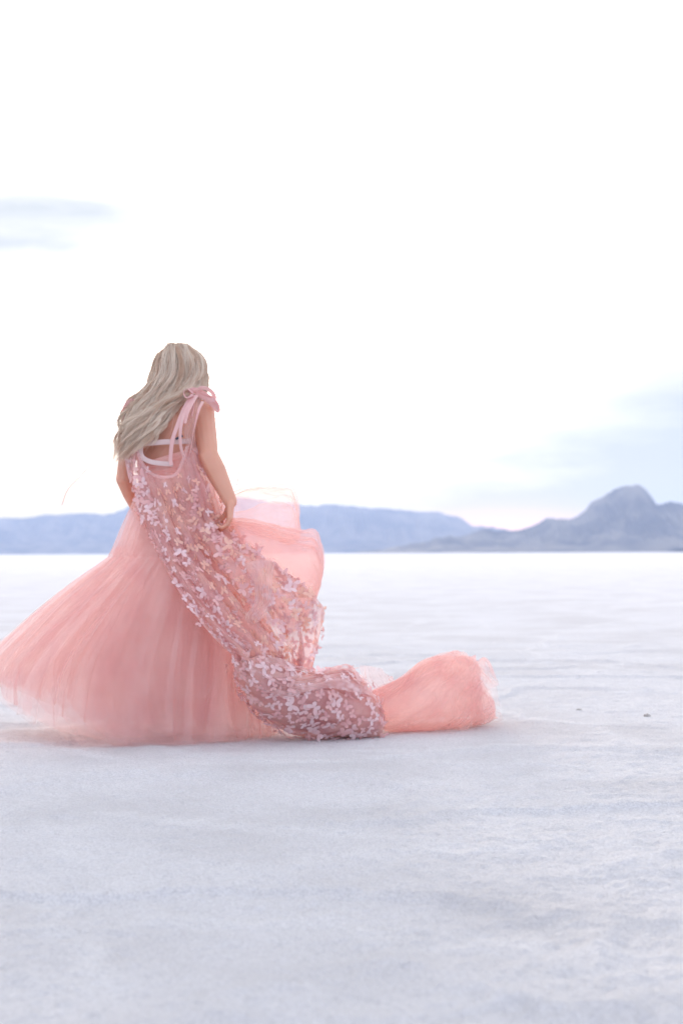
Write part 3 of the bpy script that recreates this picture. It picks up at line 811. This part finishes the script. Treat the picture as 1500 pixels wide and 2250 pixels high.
# ---- butterfly overlay -----------------------------------------------------
def butterflies(G, n, size, pick, seed, lift=.006, region=None, wrap=False):
    """little four winged appliques sewn on grid G; returns verts, faces, material indices"""
    r_ = np.random.RandomState(seed)
    nr, nc = G.shape[:2]
    dv = np.gradient(G, axis=0); du = np.gradient(G, axis=1)
    nn = np.cross(du, dv); nn /= np.linalg.norm(nn, axis=2, keepdims=True) + 1e-9
    area = np.linalg.norm(np.cross(du, dv), axis=2)
    if region is not None: area = area * region
    p = (area / area.sum()).ravel()
    up = [(0, .12), (.12, .42), (.50, .80), (.95, .92), (1.15, .72), (1.05, .40), (.75, .12), (.30, -.02), (0, -.05)]
    lo = [(0, .02), (.40, .05), (.72, 0), (.80, -.25), (.66, -.55), (.42, -.68), (.20, -.52), (.06, -.30)]
    V, Fc, Mi = [], [], []
    placed = []
    tries = 0
    while len(placed) < n and tries < n * 12:
        tries += 1
        q = r_.choice(nr * nc, p=p); i, j = divmod(q, nc)
        c = G[i, j] + r_.normal(0, .004, 3)
        if placed and np.min(np.linalg.norm(np.array(placed) - c, axis=1)) < size * .62: continue
        placed.append(c)
        nrm = nn[i, j]
        if wrap:
            rad_ = G[i, j] - G[i].mean(0); rad_ /= np.linalg.norm(rad_)
            if np.dot(nrm, rad_) < 0: nrm = -nrm
            nrm = nrm * .35 + rad_ * .65; nrm /= np.linalg.norm(nrm)
        elif nrm[1] > 0: nrm = -nrm
        sx = 1.0
        t = dv[i, j] / (np.linalg.norm(dv[i, j]) + 1e-9)
        a = r_.rand() * 6.28
        if not wrap and .30 < j / (nc - 1) < .62: a = r_.normal(0, .35); sx = r_.uniform(.35, .75)
        s = np.cross(nrm, t); t, s = t * math.cos(a) + s * math.sin(a), -t * math.sin(a) + s * math.cos(a)
        z_ = size * r_.uniform(.30, .62)
        bend = r_.uniform(-.1, .55); c = c + nrm * lift
        mi = pick(i / (nr - 1), j / (nc - 1), r_)
        for sg in (-1, 1):
            for w in (up, lo):
                b0 = len(V)
                for (x, y) in w:
                    h = bend * abs(x) * z_ * .6 + .0015 * r_.normal()
                    V.append(c + s * (sg * x * z_ * sx) + t * (y * z_) + nrm * h)
                Fc.append(tuple(range(b0, b0 + len(w))) if sg > 0 else tuple(range(b0 + len(w) - 1, b0 - 1, -1)))
                Mi.append(mi)
    return V, Fc, Mi
def overlay(name, G, mats, n, size, pick, seed, wrap=False, parent=None, region=None, netmat=0):
    V0 = G.reshape(-1, 3); F0 = grid_faces(G.shape[0], G.shape[1], wrap=wrap)
    V1, F1, M1 = butterflies(G, n, size, pick, seed, region=region, wrap=wrap, lift=.016 if wrap else .006)
    V = np.concatenate([V0, np.array(V1)]); off = len(V0)
    faces = [tuple(int(k) for k in f) for f in F0] + [tuple(k + off for k in f) for f in F1]
    midx = [netmat] * len(F0) + list(M1)
    return mesh_obj(name, V, faces, None, parent, mats=mats, midx=midx)
OM = [M['net'], M['moth_white'], M['moth_peach'], M['moth_rose'], M['net_thin'], M['lining']]
cape_ctrl = [
    [(278, 945, .34), (294, 955, .30), (316, 1030, .285), (358, 1046, .275), (388, 1040, .275), (404, 1008, .285), (414, 978, .29), (432, 985, .33)],
    [(291, 1075, .31), (318, 1082, .275), (345, 1090, .25), (378, 1096, .25), (408, 1094, .27), (430, 1086, .25), (448, 1078, .25), (466, 1072, .30)],
    [(316, 1150, .24), (343, 1158, .21), (372, 1165, .19), (405, 1168, .20), (428, 1164, .23), (458, 1156, .22), (482, 1156, .27), (500, 1165, .30)],
    [(346, 1215, .17), (375, 1222, .15), (405, 1225, .14), (435, 1222, .16), (458, 1218, .19), (500, 1212, .14), (546, 1218, .16), (590, 1232, .22)],
    [(398, 1305, .07), (425, 1304, .06), (455, 1300, .06), (482, 1295, .09), (508, 1290, .13), (565, 1280, .09), (632, 1280, .12), (700, 1318, .22)],
    [(455, 1385, .01), (482, 1380, .01), (510, 1373, .02), (538, 1366, .05), (560, 1360, .09), (612, 1345, .08), (662, 1335, .12), (703, 1360, .22)],
    [(512, 1440, .00), (540, 1435, .00), (565, 1430, .02), (590, 1424, .05), (612, 1420, .09), (638, 1415, .09), (665, 1412, .13), (694, 1410, .22)],
    [(540, 1475, .02), (562, 1470, .02), (585, 1468, .04), (605, 1466, .07), (622, 1466, .10), (640, 1468, .11), (658, 1470, .14), (680, 1470, .20)],
]
def cape_pick(v, u, r_):
    if u < .30: return r_.choice([1, 1, 1, 3, 3])
    if u < .62: return r_.choice([2, 2, 3, 2, 1])
    return r_.choice([3, 3, 2, 2, 1, 3])
G, _n = sheet('t', cape_ctrl, None, None, nr=260, nc=300, nf=6, amp=.040, sharp=.6, crumple=.009, cs=14, seed=6, amp_v=(.2, 1.2), link=False)
reg = np.ones(G.shape[:2]); reg[:18] = .02; reg[18:50] = .5
cape = overlay('overlay', G, OM, 500, .045, cape_pick, 5, parent=dress, region=reg)
nk = ribbon('t', [(300, 985, .285), (310, 1012, .275), (326, 1035, .268), (348, 1047, .262), (370, 1048, .26), (388, 1040, .262), (402, 1012, .27), (412, 980, .275)], .013, M['net_hem'], None)
join_into(cape, [nk])
cape['label'] = 'sheer overlay sewn with white and peach butterflies hanging down her back'
# part of the overlay that drags along the ground
drag = [((575, 1440), (518, 1455), .03, .03), ((610, 1458), (530, 1495), .04, .06), ((655, 1478), (552, 1540), .08, .09), ((700, 1482), (585, 1580), .14, .11), ((748, 1477), (630, 1604), .20, .13),
        ((785, 1492), (690, 1619), .24, .13), ((808, 1515), (750, 1622), .26, .11), ((826, 1548), (800, 1616), .27, .08), ((842, 1575), (838, 1612), .28, .03)]
Gd = tube_grid(drag, nr=260, nt=320, nf=6, amp=.12, twist=.55, crumple=.010, cs=10, seed=8, sharp=.65)
front = np.zeros(Gd.shape[:2]) + .15
ths = np.linspace(0, 2 * np.pi, Gd.shape[1], endpoint=False); front[:, (ths < np.pi * 1.05)] = 1.0
def drag_pick(v, u, r_): return r_.choice([1, 1, 3, 1, 3])
dragp = overlay('overlay_train', Gd, OM, 270, .046, drag_pick, 9, wrap=True, parent=dress, region=front)
dragp['label'] = 'crumpled end of the butterfly overlay lying on the salt'
inner, _ = tube('t', drag, M['lining'], None, nf=6, amp=.09, twist=.4, crumple=.006, seed=18, scale=.85)
r_ = np.random.RandomState(17)
loose = []
for k in range(9):          # net slipping loose from the bundle
    secs = [((a_[0] + r_.normal() * 5, a_[1] + r_.normal() * 6), (b_[0] + r_.normal() * 5, b_[1]), d_ - .01, h_ * r_.uniform(1, 1.15)) for (a_, b_, d_, h_) in drag]
    a0 = r_.uniform(-.6, 2.6)
    loose.append(tube('t', secs, M['net' if k % 3 == 0 else 'net_thin'], None, nr=160, nt=60, nf=5, amp=.12, twist=r_.uniform(.2, .8), crumple=.008, cs=10, seed=400 + k, scale=r_.uniform(.98, 1.12), sharp=.5, arc=(a0, a0 + r_.uniform(.3, .8)))[0])
join_into(dragp, [inner] + loose)

# ---- tulle train -----------------------------------------------------------
tr_s = [((792, 1530), (800, 1600), .36, .04), ((830, 1512), (845, 1602), .42, .10), ((880, 1490), (890, 1606), .48, .16), ((930, 1456), (945, 1607), .54, .21),
        ((985, 1442), (990, 1602), .60, .23), ((1025, 1446), (1030, 1596), .64, .22), ((1048, 1448), (1056, 1592), .67, .20), ((1072, 1480), (1090, 1582), .68, .15)]
train, _ = tube('train', tr_s[:-1], M['tulle_dense'], dress, nr=160, nt=300, nf=4, amp=.19, twist=.6, crumple=.008, cs=7, seed=61, scale=.90, flare=.8, sharp=.6)
train['label'] = 'twisted roll of rose tulle train trailing away to the right'
ex = [tube('t', tr_s[:-1], M['tulle_dense'], None, nr=120, nt=200, nf=4, amp=.12, twist=.4, crumple=.008, cs=7, seed=71, scale=.62, sharp=.5)[0]]
def jit_sec(secs, j, far):
    out = []
    for i, (t_, b_, d_, h_) in enumerate(secs):
        q = (i / (len(secs) - 1)) ** 1.6
        kx, ky, ka, kb = r_.normal(0, 1, 4) * j * q
        out.append(((t_[0] + kx + far * q, t_[1] + ky * .8), (b_[0] + ka + far * q, min(b_[1] + kb * .3, 1606)), d_ + .02 * q * r_.normal(), max(.01, h_ * (1 + .12 * q * r_.normal()))))
    return out
for k in range(22):         # loose overlapping lengths of net, each ending where it likes
    a0 = r_.uniform(-.6, 3.6) if k % 4 else r_.uniform(0, 6.28); w = r_.uniform(.7, 1.7)
    ex.append(tube('t', jit_sec(tr_s, 9, r_.uniform(-34, 16)), M['tulle' if k % 3 == 0 else 'tulle_light'], None, nr=130, nt=90, nf=int(r_.choice([3, 4, 5])), amp=r_.uniform(.07, .14), twist=r_.uniform(.35, .75),
                   crumple=.006, cs=7, seed=300 + k, scale=r_.uniform(.88, 1.06), flare=1.0, sharp=.25, arc=(a0, a0 + w))[0])
lobe = [((1030, 1505), (1035, 1592), .62, .10), ((1055, 1510), (1060, 1590), .62, .10), ((1078, 1530), (1080, 1584), .62, .07), ((1088, 1548), (1088, 1578), .62, .02)]
for k in range(3):
    ex.append(tube('t', lobe, M['tulle_light' if k else 'tulle'], None, nr=60, nt=120, nf=4, amp=.16, twist=.3, crumple=.010, cs=12, seed=130 + k, scale=1 - .12 * k, rag=.1, sharp=.5)[0])
# small torn wisp standing up behind the neck of the train
ex.append(sheet('t', [[(800, 1535, .45), (825, 1540, .46), (850, 1530, .47), (875, 1515, .48)], [(798, 1500, .45), (815, 1495, .47), (840, 1488, .47), (868, 1498, .48)], [(790, 1462, .46), (808, 1463, .47), (835, 1470, .48), (858, 1492, .48)]],
                M['tulle'], None, nr=50, nc=70, nf=3, amp=.012, crumple=.008, cs=20, seed=91)[0])
join_into(train, ex)

# ---- shoulder bows and ribbons ----------------------------------------------
b = .30
strap = ribbon('shoulder_bow', [(408, 868, b + .06), (425, 858, b + .04), (445, 864, b + .05), (462, 878, b + .08), (474, 892, b + .12)], .026, M['ribbon'], dress, roll=.3, rollv=.3)
strap['label'] = 'pink ribbon bow on the shoulder not covered by hair'
ex = [ribbon('t', [(430, 864, b + .03), (455, 870, b + .04), (474, 885, b + .08), (479, 902, b + .10), (466, 888, b + .08), (446, 872, b + .04)], .020, M['ribbon'], None, roll=.8, rollv=-1.2),
      ribbon('t', [(424, 866, b + .03), (404, 900, b - .0), (390, 935, b - .02), (379, 968, b - .03), (375, 1006, b - .03), (377, 1022, b - .03)], .017, M['ribbon'], None, rollv=.3),
      ribbon('t', [(428, 868, b + .03), (412, 895, b - .01), (400, 925, b - .03), (396, 955, b - .035), (398, 985, b - .03), (408, 1015, b - .02)], .016, M['ribbon'], None, roll=.2, rollv=.6),
      ribbon('t', [(432, 868, b + .02), (420, 890, b - .01), (412, 908, b - .03), (406, 930, b - .035)], .018, M['ribbon'], None, roll=.5, rollv=.3),
      ribbon('t', [(446, 882, b + .01), (437, 900, b - .01), (430, 925, b - .03), (424, 955, b - .03), (420, 985, b - .02), (414, 1010, b - .01)], .012, M['ribbon'], None, roll=0, rollv=2.2),
      ribbon('t', [(425, 875, b + .03), (424, 895, b + .0), (421, 915, b - .03)], .014, M['ribbon'], None, roll=.9)]
ex += [ribbon('t', [(426, 862, b + .03), (446, 852, b + .01), (466, 862, b + .03), (470, 878, b + .05), (452, 876, b + .03), (430, 866, b + .02)], .018, M['ribbon'], None, roll=1.1, rollv=-2.0),
       ribbon('t', [(426, 864, b + .03), (412, 854, b + .03), (404, 862, b + .02), (410, 874, b + .01), (424, 868, b + .02)], .015, M['ribbon'], None, roll=.9, rollv=1.5),
       ribbon('t', [(470, 880, b + .08), (480, 892, b + .1), (478, 908, b + .1), (470, 902, b + .08)], .014, M['tulle_light'], None, roll=.5, rollv=1.5)]
join_into(strap, ex)
# net panel of the overlay running up to that bow
pnl, _g = sheet('shoulder_panel', [[(412, 985, .285), (424, 990, .285), (436, 1000, .30)], [(404, 945, .28), (418, 950, .275), (428, 955, .30)], [(414, 900, .29), (425, 900, .29), (436, 905, .30)], [(424, 870, .33), (432, 868, .33), (444, 872, .35)]],
                M['net_thin'], dress, nr=60, nc=40, nf=3, amp=.004, crumple=.002, seed=97, settle_it=False)
bowl = ribbon('shoulder_bow', [(272, 905, B), (280, 888, B - .03), (292, 880, B - .03), (300, 892, B - .02), (286, 905, B - .03)], .022, M['ribbon'], dress, roll=.4, rollv=1)
bowl['label'] = 'ribbon bow half hidden under her hair'
ribs = ribbon('t', [(268, 903, B), (276, 892, B - .04), (284, 900, B - .03), (274, 912, B - .02)], .016, M['tulle_light'], None, roll=1, rollv=-1)
st = ribbon('t', [(278, 900, B - .02), (272, 960, B - .03), (280, 1010, B - .06), (288, 1050, B - .08)], .022, M['ribbon'], None)
join_into(bowl, [ribs, st])
# fine ties blown by the wind
ribbon('tie', [(264, 912, B), (240, 960, B + .02), (212, 1005, B + .03), (178, 1045, B + .02), (150, 1075, B + .03), (136, 1110, B + .04)], .004, M['ribbon'], dress, roll=.2, rollv=.6)
ribbon('tie', [(474, 890, B), (488, 930, B), (504, 970, B + .02), (518, 1005, B + .02), (524, 1040, B + .03), (520, 1068, B + .03)], .003, M['ribbon'], dress, roll=.2, rollv=.6)
ribbon('tie', [(466, 880, B), (478, 872, B), (488, 876, B + .02), (484, 882, B + .02)], .003, M['ribbon'], dress)
# loose sheer scarves on the overlay
sc1, _g = sheet('sash', [[(535, 1238, .10), (560, 1232, .08), (590, 1230, .09), (606, 1238, .11)], [(556, 1275, .06), (570, 1272, .05), (586, 1272, .06), (598, 1275, .08)],
                       [(560, 1320, .04), (573, 1320, .03), (586, 1318, .04), (596, 1316, .06)], [(540, 1352, .04), (556, 1356, .03), (572, 1352, .03), (588, 1340, .05)], [(545, 1368, .04), (556, 1372, .03), (566, 1368, .03), (576, 1358, .05)]],
              M['net_thin'], dress, nr=80, nc=50, nf=3, amp=.006, crumple=.005, seed=101)

# ------------------------------------------------------------------ loose clods on the flat
def clod(px, py, r, label, seed):
    d = gdy(py); c = P(px, py, d)
    bm = bmesh.new(); bmesh.ops.create_icosphere(bm, subdivisions=4, radius=1)
    for v in bm.verts:
        k = 1 + .28 * float(fbm(v.co.x * 1.6 + seed, v.co.y * 1.6, v.co.z * 1.6, seed=seed)) 
        v.co = v.co * k
        v.co.x *= r * 1.5; v.co.y *= r * 1.2; v.co.z = max(v.co.z * r * .8, -r * .4)
    me = bpy.data.meshes.new('salt_clod'); bm.to_mesh(me); bm.free(); me.materials.append(M['clod'])
    for p in me.polygons: p.use_smooth = True
    o = bpy.data.objects.new('salt_clod', me); COL.objects.link(o)
    o.location = (c[0], c[1], float(ground_h(c[0], c[1])) + r * .3)
    tag(o, label, 'salt clod', 'clods of dirty salt on the flat')
clod(1421, 1573, .011, 'larger brown clod of salt at the right edge of the flat', 1)
clod(1271, 1560, .008, 'small brown clod of salt between the train and the right edge', 2)

# ------------------------------------------------------------------ haze
bm = bmesh.new(); bmesh.ops.create_cube(bm, size=1, matrix=Matrix.Translation((0, 0, 109)) @ Matrix.Diagonal((13000, 13000, 222, 1)))
me = bpy.data.meshes.new('haze'); bm.to_mesh(me); bm.free()
hz = bpy.data.objects.new('haze', me); COL.objects.link(hz)
hm, nt = new_mat('haze_air')
pv = N(nt, 'ShaderNodeVolumePrincipled'); pv.inputs['Color'].default_value = (0.50, 0.63, 0.92, 1); pv.inputs['Density'].default_value = 0.00017; pv.inputs['Anisotropy'].default_value = 0.2
out = N(nt, 'ShaderNodeOutputMaterial'); L(nt, pv.outputs[0], out.inputs['Volume'])
me.materials.append(hm)
tag(hz, kind='stuff')
